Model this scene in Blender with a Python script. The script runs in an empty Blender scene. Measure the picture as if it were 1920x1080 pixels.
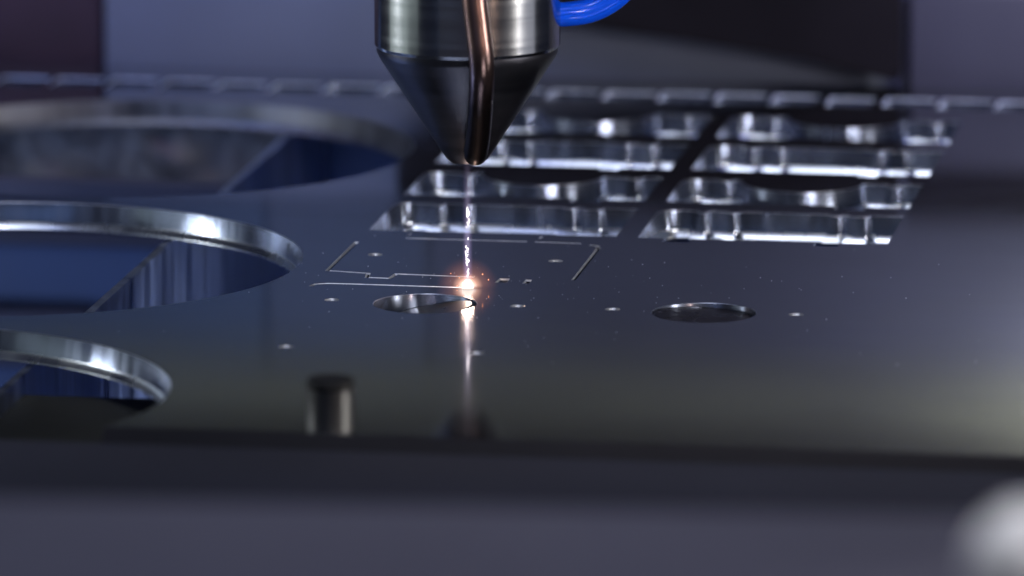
import bpy, bmesh, math, random
from mathutils import Vector, Matrix
from mathutils.geometry import delaunay_2d_cdt
random.seed(7)
S = bpy.context.scene
C = S.collection
R = math.radians
MM = 0.001

# ------------------------------------------------------------ camera
PITCH, DIST = R(10.8), 1.24
cam_d = bpy.data.cameras.new('camera'); cam = bpy.data.objects.new('camera', cam_d); C.objects.link(cam)
cam.location = (0, -DIST*math.cos(PITCH), DIST*math.sin(PITCH))
cam.rotation_euler = (math.pi/2 - PITCH, 0, 0)
cam_d.sensor_width = 36; cam_d.lens = 14350/1920*36
cam_d.clip_start = 0.02; cam_d.clip_end = 20
cam_d.dof.use_dof = True; cam_d.dof.focus_distance = DIST + 0.004; cam_d.dof.aperture_fstop = 0.269/0.0160
S.camera = cam
YAW = R(-9)                      # the machine's axes seen from the camera

# ------------------------------------------------------------ world, lamps and added fill lights
w = bpy.data.worlds.new("World"); S.world = w; w.use_nodes = True
w.node_tree.nodes['Background'].inputs[0].default_value = (0.010, 0.012, 0.022, 1)
w.node_tree.nodes['Background'].inputs[1].default_value = 1.0

def area(name, loc, target, sx, sy, power, col, spread=180):
    l = bpy.data.lights.new(name, 'AREA'); l.shape = 'RECTANGLE'; l.size = sx; l.size_y = sy
    l.energy = power; l.color = col; l.spread = R(spread)
    o = bpy.data.objects.new(name, l); C.objects.link(o); o.location = loc
    o.rotation_euler = (Vector(target)-Vector(loc)).to_track_quat('-Z', 'Y').to_euler()
    return o
area('overhead_lamp', (-0.11, -0.28, 0.60), (0, 0.02, 0), 0.34, 0.20, 0.48, (0.58, 0.66, 1.0))
area('overhead_spot', (-0.07, -0.30, 0.58), (0, 0.02, 0), 0.05, 0.05, 0.22, (0.95, 0.97, 1.0))
area('right_bar_fill', (0.38, -0.18, 0.045), (0.0, 0.06, 0.0), 0.05, 0.06, 0.42, (1.0, 0.95, 0.92))  # added light to brighten the rounded window corners
area('rear_left_tint', (-0.26, 0.12, 0.16), (-0.16, 0.23, 0.045), 0.16, 0.04, 0.035, (0.22, 0.42, 1.0), 60)  # added blue light tinting the left of the mirrored back wall
area('rear_right_tint', (0.17, 0.06, 0.16), (0.12, 0.23, 0.045), 0.12, 0.04, 0.045, (0.30, 0.34, 1.0), 60)  # added blue light tinting the right of the mirrored back wall
area('slat_fill', (-0.030, 0.02, -0.055), (-0.08, 0.08, -0.02), 0.06, 0.03, 0.042, (0.50, 0.62, 1.0), 70)  # added light below the sheet to brighten the slat face
area('hose_fill', (0.14, -0.42, 0.24), (0.012, 0, 0.048), 0.045, 0.045, 0.030, (1.0, 0.97, 1.0), 34)  # narrow light added to brighten the blue hose
area('knob_fill', (0.06, -0.52, 0.30), (0.076, -0.43, 0.045), 0.03, 0.03, 0.017, (0.97, 0.97, 1.0), 24)  # narrow light added to brighten the knob on the rail
area('violet_panel_fill', (-0.115, 0.182, 0.070), (-0.085, 0.215, 0.0), 0.05, 0.015, 0.0035, (0.62, 0.42, 1.0), 90)  # added light giving the back panel its violet tint
area('front_blue_fill', (-0.20, -0.45, 0.06), (-0.05, 0.03, 0.0), 0.26, 0.10, 0.032, (0.32, 0.52, 1.0))  # unseen light added so the cut walls reflect blue
area('blue_panel_fill', (-0.035, 0.190, 0.080), (-0.03, 0.225, 0.0), 0.05, 0.015, 0.0050, (0.30, 0.48, 1.0), 90)  # added light giving the back panel its blue tint
area('left_light_panel', (-0.42, -0.03, -0.02), (-0.02, 0, 0.0), 0.36, 0.14, 0.060, (0.80, 0.95, 0.92))
area('left_spot_lamp', (-0.42, 0.03, 0.036), (-0.05, 0.05, 0.0), 0.045, 0.040, 0.20, (0.9, 0.95, 1.0))
area('right_light_panel', (0.40, -0.09, -0.02), (0, 0, 0.0), 0.20, 0.14, 0.034, (0.84, 0.86, 1.0))
area('rear_glow_fill', (0.122, 0.172, 0.068), (0.126, 0.21, 0.060), 0.010, 0.010, 0.085, (1.0, 1.0, 0.94))  # added light making a pool on the olive panel, mirrored in the sheet
area('rear_bulb', (0.1060, 0.196, 0.057), (0.02, 0.05, 0.0), 0.004, 0.004, 0.00012, (1.0, 0.97, 0.88))
area('added_warm_light', (0.30, -0.50, 0.035), (0.05, 0.08, 0), 0.03, 0.05, 0.09, (1.0, 0.66, 0.5))  # added light for warm tints on the window walls
area('added_key_light', (0.26, -0.50, 0.22), (0.0, 0.02, 0.02), 0.05, 0.05, 0.12, (1.0, 0.95, 0.98))  # added light for the hose and for glints on pipe and nozzle
area('wall_lamp', (-0.10, 0.05, 0.34), (0.0, 0.26, 0.03), 0.30, 0.05, 0.105, (0.84, 0.88, 1.0), 110)
area('trough_fill', (-0.20, 0.04, -0.06), (-0.10, 0.20, -0.03), 0.10, 0.04, 0.09, (0.35, 0.50, 1.0))  # added blue light on the trough wall, no lamp belongs there

S.view_settings.view_transform = 'Standard'; S.view_settings.look = 'None'
S.view_settings.exposure = 0; S.view_settings.gamma = 1
S.cycles.use_denoising = True
S.cycles.max_bounces = 8; S.cycles.volume_bounces = 0
S.cycles.sample_clamp_indirect = 6

# ------------------------------------------------------------ helpers
def tag(o, label=None, cat=None, group=None, kind=None):
    if label: o['label'] = label
    if cat: o['category'] = cat
    if group: o['group'] = group
    if kind: o['kind'] = kind
    return o
def empty(name, loc=(0, 0, 0), rz=0.0):
    o = bpy.data.objects.new(name, None); C.objects.link(o)
    o.empty_display_size = 0.01; o.location = loc; o.rotation_euler = (0, 0, rz); return o
def link(name, me, mats, parent=None, smooth=None):
    for m in (mats if isinstance(mats, (list, tuple)) else [mats]): me.materials.append(m)
    if smooth is not None:
        for p in me.polygons: p.use_smooth = True
        me.set_sharp_from_angle(angle=R(smooth))
    o = bpy.data.objects.new(name, me); C.objects.link(o)
    if parent: o.parent = parent
    return o
def from_bm(name, bm, mats, parent=None, smooth=None):
    bmesh.ops.recalc_face_normals(bm, faces=bm.faces)
    me = bpy.data.meshes.new(name); bm.to_mesh(me); bm.free()
    return link(name, me, mats, parent, smooth)
def box_bm(bm, lo, hi, bev=0.0):
    c = [(a+b)/2 for a, b in zip(lo, hi)]; s = [b-a for a, b in zip(lo, hi)]
    r = bmesh.ops.create_cube(bm, size=1, matrix=Matrix.Translation(c) @ Matrix.Diagonal((*s, 1)))
    if bev:
        es = list({e for v in r['verts'] for e in v.link_edges})
        bmesh.ops.bevel(bm, geom=es, offset=bev, segments=3, profile=0.5, affect='EDGES')
def box(name, lo, hi, mat, parent=None, bev=0.0):
    bm = bmesh.new(); box_bm(bm, lo, hi, bev)
    return from_bm(name, bm, mat, parent, 40 if bev else None)
def lathe(name, prof, mat, parent=None, n=96, smooth=32, loc=None):
    """prof: (radius, z) from bottom to top"""
    vs, fs = [], []
    for r, z in prof:
        for k in range(n):
            a = 2*math.pi*k/n; vs.append((r*math.cos(a), r*math.sin(a), z))
    for i in range(len(prof)-1):
        for k in range(n):
            fs.append((i*n+k, i*n+(k+1) % n, (i+1)*n+(k+1) % n, (i+1)*n+k))
    fs.append(tuple(range(n-1, -1, -1))); fs.append(tuple((len(prof)-1)*n+k for k in range(n)))
    me = bpy.data.meshes.new(name); me.from_pydata(vs, [], fs); me.update()
    o = link(name, me, mat, parent, smooth)
    if loc: o.location = loc
    return o
def catmull(pts, n=12):
    P = [Vector(p) for p in pts]; P = [2*P[0]-P[1]] + P + [2*P[-1]-P[-2]]; out = []
    for i in range(1, len(P)-2):
        for k in range(n):
            t = k/n; a, b, c, d = P[i-1:i+3]
            out.append(0.5*((2*b)+(c-a)*t+(2*a-5*b+4*c-d)*t*t+(3*b-a-3*c+d)*t**3))
    out.append(P[-2]); return out
def tube(name, pts, rad, mat, parent=None, n=32, round_end=False):
    """rad: number or list of radii per point"""
    N = len(pts); rr = rad if isinstance(rad, list) else [rad]*N
    pts = [Vector(p) for p in pts]
    if round_end:
        d = (pts[-1]-pts[-2]).normalized(); r0 = rr[-1]; base = pts[-1]
        for k in range(1, 9):
            a = k/8*math.pi/2*0.985; pts.append(base+d*r0*math.sin(a)*0.8); rr.append(r0*math.cos(a))
    vs, fs = [], []; ref = None
    for i, p in enumerate(pts):
        t = (pts[min(i+1, len(pts)-1)]-pts[max(i-1, 0)]).normalized()
        if ref is None: ref = Vector((0, 1, 0)) if abs(t.y) < .9 else Vector((1, 0, 0))
        a = (ref - t*ref.dot(t)).normalized(); ref = a; b = t.cross(a)
        for k in range(n):
            q = 2*math.pi*k/n; vs.append(p + (a*math.cos(q)+b*math.sin(q))*rr[i])
    for i in range(len(pts)-1):
        for k in range(n):
            fs.append((i*n+k, i*n+(k+1) % n, (i+1)*n+(k+1) % n, (i+1)*n+k))
    fs.append(tuple(range(n-1, -1, -1))); fs.append(tuple((len(pts)-1)*n+k for k in range(n)))
    me = bpy.data.meshes.new(name); me.from_pydata([tuple(v) for v in vs], [], fs); me.update()
    return link(name, me, mat, parent, 50)

# ------------------------------------------------------------ materials
def new_mat(name):
    m = bpy.data.materials.new(name); m.use_nodes = True
    nt = m.node_tree; return m, nt, nt.nodes['Principled BSDF']
def metal(name, col, rough, rvar=0.05, cvar=0.15, scale=(1, 1, 1), nscale=60, bump=0.0, metallic=1.0, bdist=0.0002, aniso=0.0, spec=0.5, coat=0.0):
    m, nt, b = new_mat(name); N = nt.nodes.new; L = nt.links.new
    tc = N('ShaderNodeTexCoord'); mp = N('ShaderNodeMapping'); mp.inputs['Scale'].default_value = scale
    L(tc.outputs['Object'], mp.inputs['Vector'])
    nz = N('ShaderNodeTexNoise'); nz.inputs['Scale'].default_value = nscale; nz.inputs['Detail'].default_value = 6
    L(mp.outputs[0], nz.inputs['Vector'])
    mr = N('ShaderNodeMapRange'); L(nz.outputs[0], mr.inputs[0]); mr.inputs[1].default_value = .3; mr.inputs[2].default_value = .7
    mr.inputs[3].default_value = max(0, rough-rvar); mr.inputs[4].default_value = rough+rvar
    L(mr.outputs[0], b.inputs['Roughness'])
    mx = N('ShaderNodeMix'); mx.data_type = 'RGBA'
    mx.inputs[6].default_value = (*[c*(1-cvar) for c in col], 1); mx.inputs[7].default_value = (*[min(1, c*(1+cvar)) for c in col], 1)
    mr2 = N('ShaderNodeMapRange'); L(nz.outputs[0], mr2.inputs[0]); mr2.inputs[1].default_value = .3; mr2.inputs[2].default_value = .7
    L(mr2.outputs[0], mx.inputs[0]); L(mx.outputs[2], b.inputs['Base Color'])
    b.inputs['Metallic'].default_value = metallic; b.inputs['Anisotropic'].default_value = aniso
    b.inputs['Coat Weight'].default_value = coat
    if bump:
        bp = N('ShaderNodeBump'); bp.inputs['Strength'].default_value = bump; bp.inputs['Distance'].default_value = bdist
        L(nz.outputs[0], bp.inputs['Height']); L(bp.outputs[0], b.inputs['Normal'])
    return m

M = {}
M['sheet'] = metal('rolled_steel', (0.43, 0.44, 0.45), 0.080, 0.01, 0.06, (1, 3, 1), 40)
def dress_sheet(m):
    nt = m.node_tree; N = nt.nodes.new; L = nt.links.new; b = nt.nodes['Principled BSDF']
    tc = N('ShaderNodeTexCoord'); mp = N('ShaderNodeMapping'); mp.inputs['Scale'].default_value = (1, 22, 1); L(tc.outputs['Object'], mp.inputs[0])
    g = N('ShaderNodeTexNoise'); g.inputs['Scale'].default_value = 170; g.inputs['Detail'].default_value = 8; L(mp.outputs[0], g.inputs['Vector'])
    f = N('ShaderNodeTexNoise'); f.inputs['Scale'].default_value = 3500; f.inputs['Detail'].default_value = 3; L(tc.outputs['Object'], f.inputs['Vector'])
    bg = N('ShaderNodeTexNoise'); bg.inputs['Scale'].default_value = 22; bg.inputs['Detail'].default_value = 5; bg.inputs['Distortion'].default_value = .6; L(tc.outputs['Object'], bg.inputs['Vector'])
    old = b.inputs['Roughness'].links[0].from_socket
    mr = N('ShaderNodeMapRange'); L(bg.outputs[0], mr.inputs[0]); mr.inputs[1].default_value = .35; mr.inputs[2].default_value = .7; mr.inputs[3].default_value = -.01; mr.inputs[4].default_value = .035
    a = N('ShaderNodeMath'); L(old, a.inputs[0]); L(mr.outputs[0], a.inputs[1]); L(a.outputs[0], b.inputs['Roughness'])
    s1 = N('ShaderNodeMath'); s1.operation = 'MULTIPLY_ADD'; L(f.outputs[0], s1.inputs[0]); s1.inputs[1].default_value = .5; L(g.outputs[0], s1.inputs[2])
    bp = N('ShaderNodeBump'); bp.inputs['Strength'].default_value = .07; bp.inputs['Distance'].default_value = .00005; L(s1.outputs[0], bp.inputs['Height']); L(bp.outputs[0], b.inputs['Normal'])
dress_sheet(M['sheet'])
M['rim'] = metal('melted_rim', (0.62, 0.65, 0.74), 0.38, 0.08, 0.2, (1, 1, .1), 500, 0.12)
M['burr'] = metal('bright_burr', (0.80, 0.82, 0.88), 0.50, 0.08, 0.25, (1, 1, .1), 900, 0.3)
M['wall'] = metal('striated_cut', (0.30, 0.34, 0.44), 0.20, 0.08, 0.30, (1, 1, .02), 330, 0.22, bdist=0.0002, metallic=0.9)
M['lip'] = metal('dross_lip', (0.78, 0.82, 0.95), 0.27, 0.08, 0.2, (1, 1, .3), 120, 0.2)
M['under'] = metal('sheet_underside', (0.30, 0.30, 0.32), 0.45)
M['head'] = metal('turned_steel', (0.62, 0.63, 0.64), 0.17, 0.04, 0.12, (.2, .2, 14), 60, 0.12, bdist=0.00005)
M['cone'] = metal('dark_nozzle_steel', (0.095, 0.095, 0.112), 0.38, 0.06, 0.2, (.3, .3, 8), 60, 0.1)
M['slat'] = metal('slat_steel', (0.52, 0.57, 0.70), 0.36, 0.10, 0.3, (1, 1, .12), 220, 0.5)
M['tray'] = metal('tray_paint', (0.05, 0.085, 0.20), 0.45, 0.08, 0.25, nscale=25, metallic=0.0)
M['peg'] = metal('peg_steel', (0.17, 0.17, 0.165), 0.45)
M['peg_top'] = metal('blackened_steel', (0.02, 0.02, 0.02), 0.6, metallic=0.0)
M['blue_paint'] = metal('blue_grey_paint', (0.105, 0.115, 0.170), 0.55, 0.1, 0.25, nscale=12, metallic=0.0)
M['violet_paint'] = metal('violet_grey_paint', (0.058, 0.056, 0.088), 0.55, 0.1, 0.2, nscale=12, metallic=0.0)
M['black_paint'] = metal('black_cover', (0.012, 0.010, 0.013), 0.6, 0.1, 0.4, nscale=20, metallic=0.0)
M['black_paint'].node_tree.nodes['Principled BSDF'].inputs['Specular IOR Level'].default_value = .08
M['maroon_paint'] = metal('dark_maroon', (0.035, 0.015, 0.03), 0.6, 0.1, 0.6, nscale=20, metallic=0.0)
M['olive_paint'] = metal('grey_olive_paint', (0.118, 0.120, 0.084), 0.6, 0.1, 0.1, nscale=10, metallic=0.0)
M['rail_paint'] = metal('grey_violet_paint', (0.25, 0.24, 0.305), 0.5, 0.1, 0.1, nscale=10, metallic=0.0)
M['edge'] = metal('dark_edge', (0.045, 0.045, 0.055), 0.8, metallic=0.0)  # near-black matt outer edge
M['trough'] = metal('trough_paint', (0.052, 0.090, 0.215), 0.5, 0.08, 0.25, nscale=25, metallic=0.0)
M['frame_dark'] = metal('navy_frame', (0.050, 0.052, 0.080), 0.9, 0.1, 0.2, nscale=10, metallic=0.0)
M['highlight_pale'] = metal('pale_knob', (0.85, 0.85, 0.87), 0.5, metallic=0.0)  # near-white base colour stands in for a blurred highlight

# ------------------------------------------------------------ the steel sheet (local axes u, v in millimetres)
T = 4.6
def circle(cx, cy, r, n=64, a0=0, a1=360, close=True):
    k = n if close else n+1
    return [(cx+r*math.cos(R(a0+(a1-a0)*i/n)), cy+r*math.sin(R(a0+(a1-a0)*i/n))) for i in range(k)]
def strip(pl, wdt):
    """closed outline of a kerf following an open polyline"""
    P = [Vector((p[0], p[1])) for p in pl]; h = wdt/2; Lf, Rt = [], []
    for i, p in enumerate(P):
        d0 = (P[i]-P[i-1]).normalized() if i else None
        d1 = (P[i+1]-P[i]).normalized() if i < len(P)-1 else None
        if d0 is None: n = Vector((-d1.y, d1.x)); k = 1
        elif d1 is None: n = Vector((-d0.y, d0.x)); k = 1
        else:
            n0 = Vector((-d0.y, d0.x)); n1 = Vector((-d1.y, d1.x)); n = (n0+n1).normalized(); k = 1/max(.4, n.dot(n0))
        Lf.append(p+n*h*k); Rt.append(p-n*h*k)
    return [tuple(q) for q in Lf] + [tuple(q) for q in reversed(Rt)]
def dense(poly, step=1.2):
    out = []
    for i, a in enumerate(poly):
        b = poly[(i+1) % len(poly)]; d = math.dist(a, b); k = max(1, int(d/step))
        for j in range(k): out.append((a[0]+(b[0]-a[0])*j/k, a[1]+(b[1]-a[1])*j/k))
    return out
def fillet(poly, rad):
    """round corners; rad = dict index->radius"""
    out = []
    for i, p in enumerate(poly):
        r = rad.get(i, 0)
        if not r: out.append(p); continue
        P = Vector(p); A = Vector(poly[i-1]); B = Vector(poly[(i+1) % len(poly)])
        a = P+(A-P).normalized()*r; b = P+(B-P).normalized()*r
        for k in range(9):
            t = k/8; q = a*(1-t)**2+P*2*t*(1-t)+b*t*t; out.append((q.x, q.y))
    return out

outer = [(-200, -117.5)]
# the third round opening breaks through the front edge
rc, rr_ = (-89.5, -96.2), 51.7
a_ = math.degrees(math.acos((117.5-96.2)/rr_))        # from straight down
left_a, right_a = 270-a_, 270+a_
outer += [(rc[0]+rr_*math.cos(R(t)), rc[1]+rr_*math.sin(R(t))) for t in [left_a-(360-2*a_)*k/120 for k in range(121)]]
outer += [(170, -117.5), (170, 211), (-200, 211)]
outer = [p for p in outer]

holes = []            # (polygon, kind)
for cy, kd in ((13.3, 'big'), (122.8, 'dull')): holes.append((circle(-89.5, cy, 51.7, 160), kd))
def window_cut(u0, v0, v1, kind, wd=42.0, dips=()):
    """one cut-out of the parts grid, u0 left edge, v0 front, v1 rear"""
    p = [(u0, v0)]
    for a, b, d in dips: p += [(u0+a, v0), (u0+a, v0-d), (u0+b, v0-d), (u0+b, v0)]
    p += [(u0+wd, v0)]
    iBR = len(p)
    p += [(u0+wd, v1)]
    rnd = []
    def knob(b, a, d):
        nonlocal p
        p += [(u0+b, v1)]; rnd.append((u0+b, v1-d)); p += [(u0+b, v1-d), (u0+a, v1-d), (u0+a, v1)]
    if kind == 'tabs':
        for b, a, d in ((36.2, 32.8, 1.5), (31.6, 29.4, 1.2), (13.6, 12.2, 1.2), (8.6, 6.8, 1.5)): knob(b, a, d)
    else:
        knob(38.4, 36.0, 1.6)
        p += [(u0+31.6, v1)]
        p += circle(u0+20.9, v1, 10.7, 40, 0, -180, False)[1:-1]
        p += [(u0+10.2, v1)]
        knob(8.6, 6.6, 1.5)
    iBL = len(p)
    p += [(u0, v1)]
    p = [q for i, q in enumerate(p) if i == 0 or math.dist(q, p[i-1]) > 1e-6]
    iBL = len(p)-1
    return fillet(p, {**{p.index(q): .75 for q in rnd}, iBL: 4.0})
for cu in (-32.0, 13.8):
    holes.append((window_cut(cu, 48.0, 74.6, 'tabs', dips=() if cu < 0 else ((4.5, 9.0, 3.2), (30.0, 34.0, 3.2))), 'win'))
    holes.append((window_cut(cu, 82.6, 105.6, 'bulge', dips=((29.5, 34.5, 3.0),)), 'win'))
    holes.append((window_cut(cu, 115.2, 140.6, 'tabs', dips=((29.5, 33.0, 2.6),)), 'win'))
    holes.append((window_cut(cu, 149.5, 172.8, 'bulge'), 'win'))
for i in range(31):
    u = -160+i*10.5
    w_ = random.uniform(8.4, 9.6); v0_, v1_ = 187+random.uniform(-1, 1), 197+random.uniform(-.8, .8)
    holes.append((fillet([(u, v0_), (u+w_, v0_), (u+w_, v1_), (u, v1_)], {0: .5, 1: .5, 2: .5, 3: .5}), 'slot'))
holes.append((circle(-11.7, -15.3, 8.35, 72), 'round'))
holes.append((circle(33.5, -16.0, 8.35, 72), 'round'))
for u, v in ((-27, 25.6), (3.4, 24.6), (-27, -14.6), (3.3, -15.2), (18.7, -15.4), (48.2, -15.3), (-27.1, -53.8), (3.0, -54.2)):
    holes.append((circle(u, v, 1.2, 28), 'small'))
K = 0.72
kerfs = [
 [(-32.1, 36.6), (-32.3, 10.4), (-25.2, 9.0), (-24.8, 5.4), (-21.0, 5.2), (-20.6, 9.2), (-7.6, 8.4)],
 [(-32.5, -3.6), (-32.0, -1.6), (-30.2, -0.7), (-26, -0.6), (-7.1, -0.9)],
 [(8.8, 8.4), (8.7, 37.2), (8.2, 39.2), (6.8, 39.9)],
 [(-24.6, 41.3), (-4.0, 41.3)], [(-2.6, 41.2), (5.2, 41.0)],
 [(-24.8, 44.4), (-24.4, 45.6)], [(-2.4, 44.6), (-2.2, 46.2)],
]
for k in kerfs: holes.append((strip(k, .46 if k[0][1] > 40 else K), 'kerf'))
holes.append(([(-3.5, 4.4), (-1.5, 4.4), (-1.6, 8.0), (-3.3, 8.0)], 'kerf'))
holes.append(([(1.0, 4.2), (2.2, 4.2), (2.1, 7.6), (1.1, 7.6)], 'kerf'))

sheet = empty('steel_sheet', (0, 0, 0), YAW)
tag(sheet, 'large grey steel sheet with round openings and rows of cut windows under the nozzle', 'steel sheet')

def area2(p): return sum(p[i-1][0]*p[i][1]-p[i][0]*p[i-1][1] for i in range(len(p)))/2
def inside(pt, poly):
    x, y = pt; c = False; j = len(poly)-1
    for i in range(len(poly)):
        a, b = poly[i], poly[j]
        if (a[1] > y) != (b[1] > y) and x < (b[0]-a[0])*(y-a[1])/(b[1]-a[1])+a[0]: c = not c
        j = i
    return c
def offset(poly, d):
    """poly ccw: positive d shrinks it"""
    n = len(poly); out = []
    for i in range(n):
        p = Vector(poly[i]); a = Vector(poly[i-1]); b = Vector(poly[(i+1) % n])
        d0 = (p-a).normalized(); d1 = (b-p).normalized()
        n0 = Vector((-d0.y, d0.x)); n1 = Vector((-d1.y, d1.x)); s = n0+n1
        if s.length < 1e-4: out.append(tuple(p)); continue
        s.normalize(); out.append(tuple(p+s*d/max(.5, s.dot(n0))))
    return out
def ccw(p): return p if area2(p) > 0 else p[::-1]

outer_d = ccw(dense(outer, 6))
H = [(ccw(dense(p, 1.0) if k in ('win', 'slot') else (dense(p, .8) if k == 'kerf' else p)), k) for p, k in holes]

def face(name, z, flip, mat, contour_list, outer_c):
    pts, edges = [], []
    for c in [outer_c]+contour_list:
        b = len(pts); pts += [Vector(q) for q in c]; edges += [(b+i, b+(i+1) % len(c)) for i in range(len(c))]
    v, e, f, *_ = delaunay_2d_cdt(pts, edges, [], 0, 1e-7)
    fs = []
    bbs = [(min(q[0] for q in c), max(q[0] for q in c), min(q[1] for q in c), max(q[1] for q in c), c) for c in contour_list]
    for t in f:
        g = sum((v[i] for i in t), Vector((0, 0)))/3
        if not inside(g, outer_c): continue
        if any(x0 <= g.x <= x1 and y0 <= g.y <= y1 and inside(g, c) for x0, x1, y0, y1, c in bbs): continue
        fs.append(tuple(t) if not flip else tuple(reversed(t)))
    me = bpy.data.meshes.new(name); me.from_pydata([(q.x*MM, q.y*MM, z*MM) for q in v], [], fs); me.update()
    return link(name, me, mat, sheet)
BANDS = {'big': [(0, 0), (-.08, .062), (-3.3, .45), (-3.55, .52), (-4.45, 1.20), (-T, 1.22)],
         'round': [(0, 0), (-.06, .045), (-3.6, .42), (-3.9, .46), (-4.45, .6), (-T, .62)],
         'slot': [(0, 0), (-.30, .14), (-3.6, .4), (-3.9, .45), (-4.4, .8), (-T, .82)],
         'small': [(0, 0), (-.34, .24), (-3.6, .28), (-4.0, .28), (-4.4, .3), (-T, .3)],
         'kerf': [(0, 0), (-.28, .21), (-3.6, .22), (-4.0, .22), (-4.4, .22), (-T, .22)]}
BANDS['dull'] = BANDS['big']
M['dull'] = metal('dull_cut', (0.17, 0.175, 0.20), 0.48, 0.08, 0.3, (1, 1, .05), 200, 0.3)  # darker, rougher cut wall for the rear opening
BANDS['win'] = [(0, 0), (-.05, .02), (-3.3, .45), (-3.55, .52), (-4.45, 1.20), (-T, 1.22)]
def wall(name, poly, bands, kind='', outward=False):
    n = len(poly); vs, fs, mi = [], [], []
    for z, d in bands:
        q = offset(poly, -d if outward else d)
        vs += [(a*MM, b*MM, z*MM) for a, b in q]
    for i in range(len(bands)-1):
        for k in range(n):
            f = (i*n+k, i*n+(k+1) % n, (i+1)*n+(k+1) % n, (i+1)*n+k)
            fs.append(f if not outward else f[::-1])
            mi.append((0, 1, 2, 2, 2)[i])
    me = bpy.data.meshes.new(name); me.from_pydata(vs, [], fs); me.update()
    me.polygons.foreach_set('material_index', mi)
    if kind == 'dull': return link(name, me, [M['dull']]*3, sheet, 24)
    return link(name, me, [M['burr'] if kind in ('small', 'kerf') else M['rim'], M['wall'], M['lip']], sheet, 24)
face('top_face', 0, False, M['sheet'], [p for p, k in H], outer_d)
face('under_face', -T, True, M['under'], [offset(p, BANDS[k][-1][1]) for p, k in H], offset(outer_d, -BANDS['big'][-1][1]))
for p, k in H: wall('cut_edge', p, BANDS[k], k)
def edge_wall():
    B = BANDS['big']; n = len(outer_d); vs, fs, mi = [], [], []
    arc = [math.dist(q, rc) < rr_+.4 for q in outer_d]
    for z, d in B: vs += [(a*MM, b*MM, z*MM) for a, b in offset(outer_d, -d)]
    for i in range(len(B)-1):
        for k in range(n):
            fs.append((i*n+(k+1) % n, i*n+k, (i+1)*n+k, (i+1)*n+(k+1) % n))
            mi.append((0, 1, 2, 2, 2)[i] if arc[k] and arc[(k+1) % n] else 3)
    me = bpy.data.meshes.new('outer_edge'); me.from_pydata(vs, [], fs); me.update()
    me.polygons.foreach_set('material_index', mi)
    return link('outer_edge', me, [M['rim'], M['wall'], M['lip'], M['edge']], sheet, 24)
edge_wall()

bm = bmesh.new()
for k in range(150):
    u, v = (random.gauss(-7, 22), random.gauss(0, 16)) if k < 90 else (random.uniform(-60, 90), random.uniform(-60, 45))
    if any(inside((u, v), c) for c, kk in H): continue
    bmesh.ops.create_icosphere(bm, subdivisions=1, radius=random.uniform(.03, .09)*MM, matrix=Matrix.Translation((u*MM, v*MM, .02*MM)) @ Matrix.Diagonal((1, 1, .6, 1)))
o = from_bm('spatter', bm, M['burr'], sheet); o['kind'] = 'stuff'

# ------------------------------------------------------------ under the sheet
tray = box('slag_tray_floor', (-.40, -.30, -.100), (.40, .40, -.096), M['tray']); tray.rotation_euler = (0, 0, YAW); tag(tray, kind='structure')
def slat_mesh():
    bm = bmesh.new(); box_bm(bm, (-.0007, -.112, -.070), (.0007, .204, -.0052)); 
    bmesh.ops.recalc_face_normals(bm, faces=bm.faces)
    me = bpy.data.meshes.new('support_slat'); bm.to_mesh(me); bm.free(); me.materials.append(M['slat']); return me
sm = slat_mesh(); rot = Matrix.Rotation(YAW, 4, 'Z')
for u, lab in ((-.069, 'thin upright support slat seen through the large round openings at left'),
               (-.004, 'thin upright support slat below the left column of cut windows'),
               (.061, 'thin upright support slat under the right end of the window rows')):
    o = bpy.data.objects.new('support_slat', sm); C.objects.link(o)
    o.location = rot @ Vector((u, 0, 0)); o.rotation_euler = (0, 0, YAW)
    tag(o, lab, 'support slat', 'upright slats that carry the steel sheet')

dp = box('olive_plate', (-.20, -.1170, -.0100), (-.030, -.0560, -.0085), metal('olive_reflection', (0.045, 0.046, 0.036), 0.5, 0.1, 0.3, nscale=30, metallic=0.0)); dp.rotation_euler = (0, 0, YAW)  # added plate, its olive base colour stands in for a reflection
tag(dp, 'added plate below the sheet in the nearest round opening, olive like a reflection', 'plate')
tw = box('trough_wall', (-.30, .2052, -.0955), (.20, .2100, -.0049), M['trough']); tw.rotation_euler = (0, 0, YAW)
tag(tw, 'blue back wall of the trough seen through the large round openings', 'trough wall')
for lo, hi, lab in (((-.20, .196, -.0325), (-.086, .205, -.0295), 'upper grey violet bar on the trough wall behind the middle round opening'),
                    ((-.20, .196, -.0560), (-.113, .205, -.0450), 'lower grey violet bar on the trough wall at the left border')):
    o = box('trough_bar', lo, hi, M['violet_paint'], None, .0006); o.rotation_euler = (0, 0, YAW); tag(o, lab, 'bar', 'bars on the trough wall')
o = box('cross_bar', (-.16, .150, -.0150), (-.0745, .1535, -.0112), M['violet_paint'], None, .0006); o.rotation_euler = (0, 0, YAW)
tag(o, 'grey violet cross bar seen low in the rear round opening', 'bar')

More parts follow.
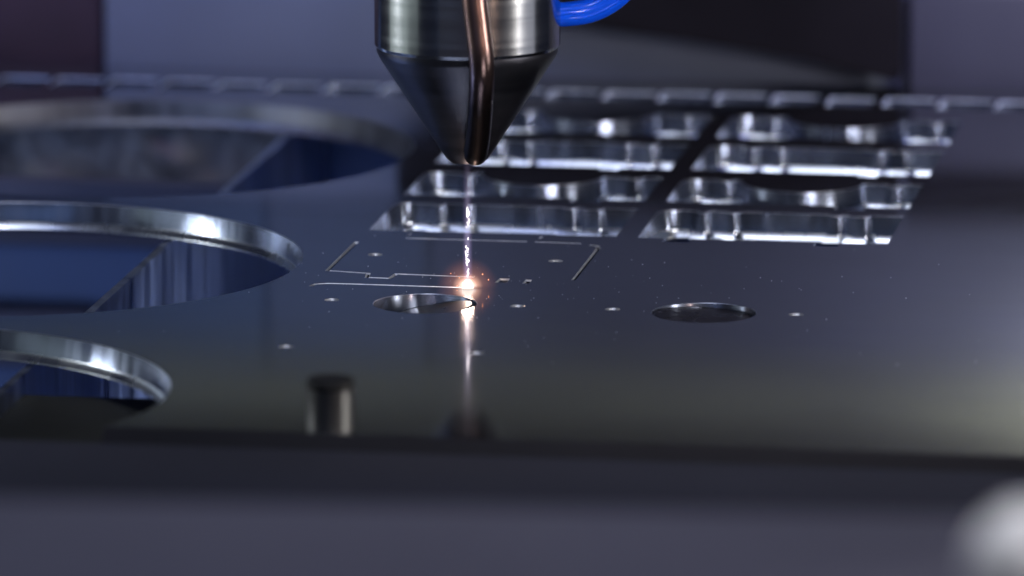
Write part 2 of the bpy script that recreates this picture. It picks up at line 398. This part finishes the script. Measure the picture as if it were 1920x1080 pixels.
# a crust of slag along the top of the trough wall
bm = bmesh.new(); nu, nz = 90, 16; g = []
for i in range(nu+1):
    row = []
    for j in range(nz+1):
        u = -.200+.126*i/nu; z = -.0060-.0205*j/nz
        d = .0012+.0022*max(0, math.sin(u*310)+math.sin(u*173+z*420))*random.uniform(.5, 1)+.0014*random.random()
        row.append(bm.verts.new((u, .2050-d, z+(.0012*math.sin(u*260)+.001*random.random() if j == nz else 0))))
    g.append(row)
for i in range(nu):
    for j in range(nz): bm.faces.new((g[i][j], g[i+1][j], g[i+1][j+1], g[i][j+1]))
for fr_ in bm.faces: pass
cr_ = from_bm('slag_crust', bm, metal('slag', (0.17, 0.15, 0.14), 0.55, 0.1, 0.5, nscale=90, metallic=0.3), None, 60); cr_.rotation_euler = (0, 0, YAW)
sol = cr_.modifiers.new('s', 'SOLIDIFY'); sol.thickness = .0004
tag(cr_, 'rough grey brown slag crust on the trough wall behind the rear round opening', 'slag')

# ------------------------------------------------------------ cutting head
AX, AY = -7.2*MM, 0.0
head = empty('cutting_head', (AX, AY, 20.4*MM))
tag(head, 'round steel laser cutting head tapering to a dark nozzle above the glowing spot', 'cutting head')
z0 = -20.4*MM
lathe('head_body', [(.0146, .0396+z0), (.0150, .0402+z0), (.0150, .0850+z0), (.0190, .0870+z0), (.0190, .115+z0)], M['head'], head)
lathe('nozzle_cone', [(.0016, .0208+z0), (.0027, .0208+z0), (.0034, .0214+z0), (.0042, .0226+z0), (.0143, .0382+z0), (.01462, .0390+z0), (.01462, .03965+z0)], M['cone'], head)
# copper gas pipe running down in front of the head
def px(x, y, Y):            # millimetres right of picture centre / above the sheet for a point at depth Y
    return x, y
m, nt, b = new_mat('heat_darkened_copper'); N = nt.nodes.new; L = nt.links.new
tc = N('ShaderNodeTexCoord'); sp = N('ShaderNodeSeparateXYZ'); L(tc.outputs['Object'], sp.inputs[0])
nz = N('ShaderNodeTexNoise'); nz.inputs['Scale'].default_value = 260; nz.inputs['Detail'].default_value = 5; L(tc.outputs['Object'], nz.inputs['Vector'])
ad = N('ShaderNodeMath'); ad.operation = 'MULTIPLY_ADD'; L(nz.outputs[0], ad.inputs[0]); ad.inputs[1].default_value = .012; L(sp.outputs[2], ad.inputs[2])
cr = N('ShaderNodeValToRGB'); mr = N('ShaderNodeMapRange'); L(ad.outputs[0], mr.inputs[0]); mr.inputs[1].default_value = .005; mr.inputs[2].default_value = .040
L(mr.outputs[0], cr.inputs[0]); e = cr.color_ramp.elements
e[0].position = .0; e[0].color = (.035, .030, .030, 1); e[1].position = 1; e[1].color = (.52, .30, .25, 1)
q = e.new(.35); q.color = (.075, .055, .05, 1); q = e.new(.6); q.color = (.27, .18, .165, 1)
L(cr.outputs[0], b.inputs['Base Color']); b.inputs['Metallic'].default_value = 1; b.inputs['Roughness'].default_value = .3
bp = N('ShaderNodeBump'); bp.inputs['Strength'].default_value = .25; bp.inputs['Distance'].default_value = .0002; L(nz.outputs[0], bp.inputs['Height']); L(bp.outputs[0], b.inputs['Normal'])
M['copper'] = m
cp = catmull([(.0008, -.0172, .060), (.0009, -.0172, .045), (.0011, -.0173, .032), (.0017, -.0173, .0255), (.0023, -.0173, .0205), (.0024, -.0162, .0165), (.0022, -.0135, .0120), (.0020, -.0110, .0088), (.0017, -.0085, .0056), (.0014, -.0066, .0032), (.0013, -.0060, .0024)])
tube('copper_pipe', cp, [.0020]*(len(cp)-14)+[.0020-.0002*k/14 for k in range(14)], M['copper'], head, round_end=True)

# blue air hose
m, nt, b = new_mat('blue_polyurethane'); b.inputs['Base Color'].default_value = (.004, .10, .95, 1); b.inputs['Roughness'].default_value = .16
b.inputs['Subsurface Weight'].default_value = .0; b.inputs['Subsurface Radius'].default_value = (.1, .2, .8); b.inputs['Subsurface Scale'].default_value = .002
M['hose'] = m
hz = empty('air_hose', (.0078, .003, .0444))
tag(hz, 'glossy bright blue hose curving up from the right side of the cutting head', 'hose')
tube('hose_wall', catmull([(-.002, 0, 0), (.0010, 0, .0000), (.0050, .0005, .0006), (.0088, .001, .0026), (.0118, .0015, .0060), (.0138, .002, .0110), (.0145, .002, .022), (.0140, .002, .040)]), .0020, M['hose'], hz)

# ------------------------------------------------------------ beam, spark and its light
def emis(name, col, st):
    m = bpy.data.materials.new(name); m.use_nodes = True; nt = m.node_tree; nt.nodes.clear()
    o = nt.nodes.new('ShaderNodeOutputMaterial'); e = nt.nodes.new('ShaderNodeEmission')
    e.inputs[0].default_value = (*col, 1); e.inputs[1].default_value = st; nt.links.new(e.outputs[0], o.inputs[0]); return m
def glow(name, kind, rad, stops, st):
    """glowing volume: emission falls off from the middle (object space, unit = metres)"""
    m = bpy.data.materials.new(name); m.use_nodes = True; nt = m.node_tree; nt.nodes.clear(); N = nt.nodes.new; L = nt.links.new
    o = N('ShaderNodeOutputMaterial'); e = N('ShaderNodeEmission'); tc = N('ShaderNodeTexCoord')
    mp = N('ShaderNodeMapping'); mp.inputs['Scale'].default_value = (1/rad, 1/rad, (1/rad if kind == 'ball' else 0)); L(tc.outputs['Object'], mp.inputs[0])
    ln = N('ShaderNodeVectorMath'); ln.operation = 'LENGTH'; L(mp.outputs[0], ln.inputs[0])
    cr = N('ShaderNodeValToRGB'); L(ln.outputs['Value'], cr.inputs[0]); el = cr.color_ramp.elements
    el[0].position = stops[0][0]; el[0].color = (*stops[0][1], 1); el[1].position = stops[-1][0]; el[1].color = (*stops[-1][1], 1)
    for p, c in stops[1:-1]: q = el.new(p); q.color = (*c, 1)
    L(cr.outputs[0], e.inputs[0]); e.inputs[1].default_value = st; L(e.outputs[0], o.inputs['Volume']); return m, nt, e, tc
spot = empty('laser_beam', (AX, 0, 0))
tag(spot, 'thin lilac laser beam under the nozzle ending in a white and orange glowing spot', 'laser beam')
gm, gnt, ge, gtc = glow('beam_plasma', 'rod', .0009, [(0, (.80, .70, .95)), (.3, (.50, .42, .66)), (.6, (.16, .12, .24)), (1, (0, 0, 0))], 1)
sp = gnt.nodes.new('ShaderNodeSeparateXYZ'); gnt.links.new(gtc.outputs['Object'], sp.inputs[0])
mr = gnt.nodes.new('ShaderNodeMapRange'); gnt.links.new(sp.outputs[2], mr.inputs[0])
mr.inputs[1].default_value = .0205; mr.inputs[2].default_value = .0; mr.inputs[3].default_value = 30; mr.inputs[4].default_value = 520; gnt.links.new(mr.outputs[0], ge.inputs[1])
lathe('beam_column', [(.0009, .0001), (.0009, .0205)], gm, spot, n=24)
sm_ = emis('spark_streak', (1.0, .90, .93), 3.2)
bm = bmesh.new()
def streak(z_, l, x_, wob):
    n = 5; prev = None
    for k in range(n+1):
        t = k/n; x = x_+math.sin(t*5+z_*9000)*wob; y = math.cos(t*4+z_*7000)*wob*.6
        r = .00007*(1-abs(2*t-1)**2)+.00002
        ring = [bm.verts.new((x+r*math.cos(q), y+r*math.sin(q), z_+l*t)) for q in (0, 1.57, 3.14, 4.71)]
        if prev:
            for j in range(4): bm.faces.new((prev[j], prev[(j+1) % 4], ring[(j+1) % 4], ring[j]))
        prev = ring
for k in range(20):
    z_ = .0012+random.random()**1.1*.0125
    streak(z_, random.uniform(.0002, .0013), random.uniform(-.0003, .00022), random.uniform(.00003, .00016))
from_bm('spark_streaks', bm, sm_, spot)
bm = bmesh.new(); bmesh.ops.create_icosphere(bm, subdivisions=3, radius=.00095)
for v in bm.verts: v.co *= 1+.12*math.sin(v.co.x*9000+v.co.z*5000); v.co.z = max(v.co.z*1.25+.0002, -.0001)
from_bm('spark_core', bm, emis('white_hot', (1, .92, .85), 1.1), spot, 60)
hm = glow('spark_bloom', 'ball', .0052, [(0, (1, .85, .75)), (.24, (1, .80, .68)), (.33, (.50, .26, .17)), (.5, (.065, .027, .017)), (.8, (.02, .007, .004)), (1, (0, 0, 0))], 480)[0]  # emissive ball imitates the bloom around the spark
bm = bmesh.new(); bmesh.ops.create_icosphere(bm, subdivisions=4, radius=.0052)
bmesh.ops.bisect_plane(bm, geom=bm.verts[:]+bm.edges[:]+bm.faces[:], plane_co=(0, 0, .00015), plane_no=(0, 0, -1), clear_outer=True)
bmesh.ops.holes_fill(bm, edges=[e for e in bm.edges if e.is_boundary])
from_bm('spark_glow', bm, hm, spot)
bm = bmesh.new()
for k in range(9):
    a = random.uniform(0, 2*math.pi); r = random.uniform(.0012, .0036); 
    bmesh.ops.create_icosphere(bm, subdivisions=1, radius=random.uniform(.00005, .00011), matrix=Matrix.Translation((r*math.cos(a), r*math.sin(a), random.uniform(.0003, .0026))))
from_bm('flying_sparks', bm, emis('orange_spark', (1, .35, .15), 3), spot)
pl = bpy.data.lights.new('spark_light', 'POINT'); pl.energy = .0035; pl.color = (1, .72, .58); pl.shadow_soft_size = .001
po = bpy.data.objects.new('spark_light', pl); C.objects.link(po); po.location = (AX, -.0002, .0028)

# ------------------------------------------------------------ slug, peg
sl = empty('cut_slug', (0, 0, 0), YAW); tag(sl, 'grey steel disc tipped inside the round hole beside the glowing spot', 'steel disc')
d = lathe('slug_disc', [(.0078, -.0025), (.0080, -.0023), (.0080, .0023), (.0078, .0025)], metal('slug_steel', (0.24, 0.235, 0.235), 0.30, 0.05, 0.1, nscale=200, bump=.1), sl, 64)
d.location = (-.0113, -.0156, -.0040); d.rotation_euler = (R(0), R(-12.5), 0)
s2 = empty('cut_slug', (33.2*MM*math.cos(YAW)+16.2*MM*math.sin(YAW), 33.2*MM*math.sin(YAW)-16.2*MM*math.cos(YAW), -.0027), YAW); tag(s2, 'added dark steel disc just below the rim that darkens the right round hole', 'steel disc')
d = lathe('slug_disc', [(.0078, -.0023), (.0079, -.0021), (.0079, .0021), (.0077, .0023)], metal('dark_hole_disc', (0.085, 0.065, 0.080), 0.28, 0.05, 0.1, nscale=200, bump=.1), s2, 64); d.rotation_euler = (R(-1.5), R(2.5), 0)  # disc added to darken the hole, its dark tone put into the colour
pg = empty('reflection_peg', (-.0268, -.1105, 0)); tag(pg, 'short round peg with a dark top in place of a reflection near the front edge of the sheet', 'peg')  # solid peg built in place of a hanging cylinder's reflection
lathe('peg_body', [(.0035, 0), (.0035, .0060)], M['peg'], pg, 48)
lathe('peg_cap', [(.0033, .0061), (.0035, .0063), (.0035, .0073), (.0033, .0075)], M['peg_top'], pg, 48)

# ------------------------------------------------------------ back of the machine
def wall_box(name, u0, u1, z0, z1, v, mat, label, cat, th=6, bev=1.0, group=None):
    bm = bmesh.new(); box_bm(bm, (u0*MM, v*MM, z0*MM), (u1*MM, (v+th)*MM, z1*MM), bev*MM)
    o = from_bm(name, bm, mat, None, 40); o.rotation_euler = (0, 0, YAW); tag(o, label, cat, group); return o
wall_box('back_panel', -114.6, 40.4, -40, 26, 222, M['blue_paint'], 'wide slate blue machine panel behind the sheet, left of the head', 'panel')
wall_box('side_panel', -260, -115.2, -40, 26, 224, M['maroon_paint'], 'dark maroon panel in the top left corner behind the sheet', 'panel')
wall_box('end_panel', 41, 260, -40, 17, 219, M['violet_paint'], 'grey violet machine panel in the top right corner', 'panel')
M['grey_paint'] = metal('cool_grey_paint', (0.13, 0.135, 0.17), 0.5, 0.1, 0.15, nscale=12, metallic=0.0)
wall_box('dark_mirror_strip', 41, 260, 17.3, 27, 221, M['black_paint'], 'unseen black strip added above the grey violet corner panel to darken the sheet reflection', 'strip')  # unseen strip added so the right of the sheet mirrors black
for u0, u1, col, lab in ((-300, -84, (.034, .056, .105), 'unseen navy panel at the far left that tints the sheet reflection'), (-83.8, -52, (.052, .066, .105), 'unseen slate panel left of the cutting head that tints the sheet reflection'),
                         (-51.8, 300, (.070, .073, .102), 'long unseen cool grey panel behind the cutting head, mirrored in the sheet')):
    wall_box('unseen_upper_panel', u0, u1, 27.4, 58, 226, metal('panel_paint', col, 0.5, 0.1, 0.2, nscale=12, metallic=0.0), lab, 'panel', group='row of unseen panels mirrored in the sheet')  # unseen panels, colours stepped to tint the reflection in the sheet
wall_box('top_panel', -300, 300, 58.4, 71.5, 226, M['olive_paint'], 'grey olive strip along the top of the machine back', 'panel')
wall_box('hood', -300, 300, 71.9, 300, 226, M['black_paint'], 'unseen black hood above the machine back that darkens the sheet reflection', 'hood')  # out of view, set so the reflection darkens towards the front edge

def prism(name, poly, v0, v1, mat, bev=.6):
    bm = bmesh.new(); f = bm.faces.new([bm.verts.new((u*MM, v0*MM, z*MM)) for u, z in poly])
    r = bmesh.ops.extrude_face_region(bm, geom=[f]); bmesh.ops.translate(bm, vec=(0, (v1-v0)*MM, 0), verts=[v for v in r['geom'] if isinstance(v, bmesh.types.BMVert)])
    bmesh.ops.bevel(bm, geom=bm.edges[:], offset=bev*MM, segments=2, affect='EDGES')
    o = from_bm(name, bm, mat, None, 40); o.rotation_euler = (0, 0, YAW); return o
tag(prism('cable_cover', [(-56, 14), (-26, 10.5), (0, 7.5), (21, 4.6), (40.0, 0.6), (40.0, 25), (-56, 25)], 212.6, 218.6, M['black_paint']), 'sloping black cover in front of the machine panel, right of the hose', 'cover')

# ------------------------------------------------------------ front frame
fl = box('front_ledge', (-.30, -.190, -.030), (.30, -.1190, -.0020), M['frame_dark'], None, .001); fl.rotation_euler = (0, 0, YAW)
tag(fl, 'dark navy ledge below the front edge of the sheet', 'ledge')
rail = empty('front_rail', (0, 0, 0), R(-4.5)); tag(rail, 'blurred grey violet rail across the bottom with an added pale knob as a bright blur at right', 'rail')
bx = box('rail_beam', (-.20, -.46, -.03), (.20, -.325, .0368), M['rail_paint'], rail, .006)
kn = lathe('highlight_knob', [(.0022, 0), (.0022,   .0140)]+[(.0066*math.sin(R(a)), .0205-.0066*math.cos(R(a))) for a in range(20, 176, 12)], M['highlight_pale'], rail, 48); kn.location = (.0885, -.4480, .0369)  # pale knob added to give the blurred bright patch on the rail
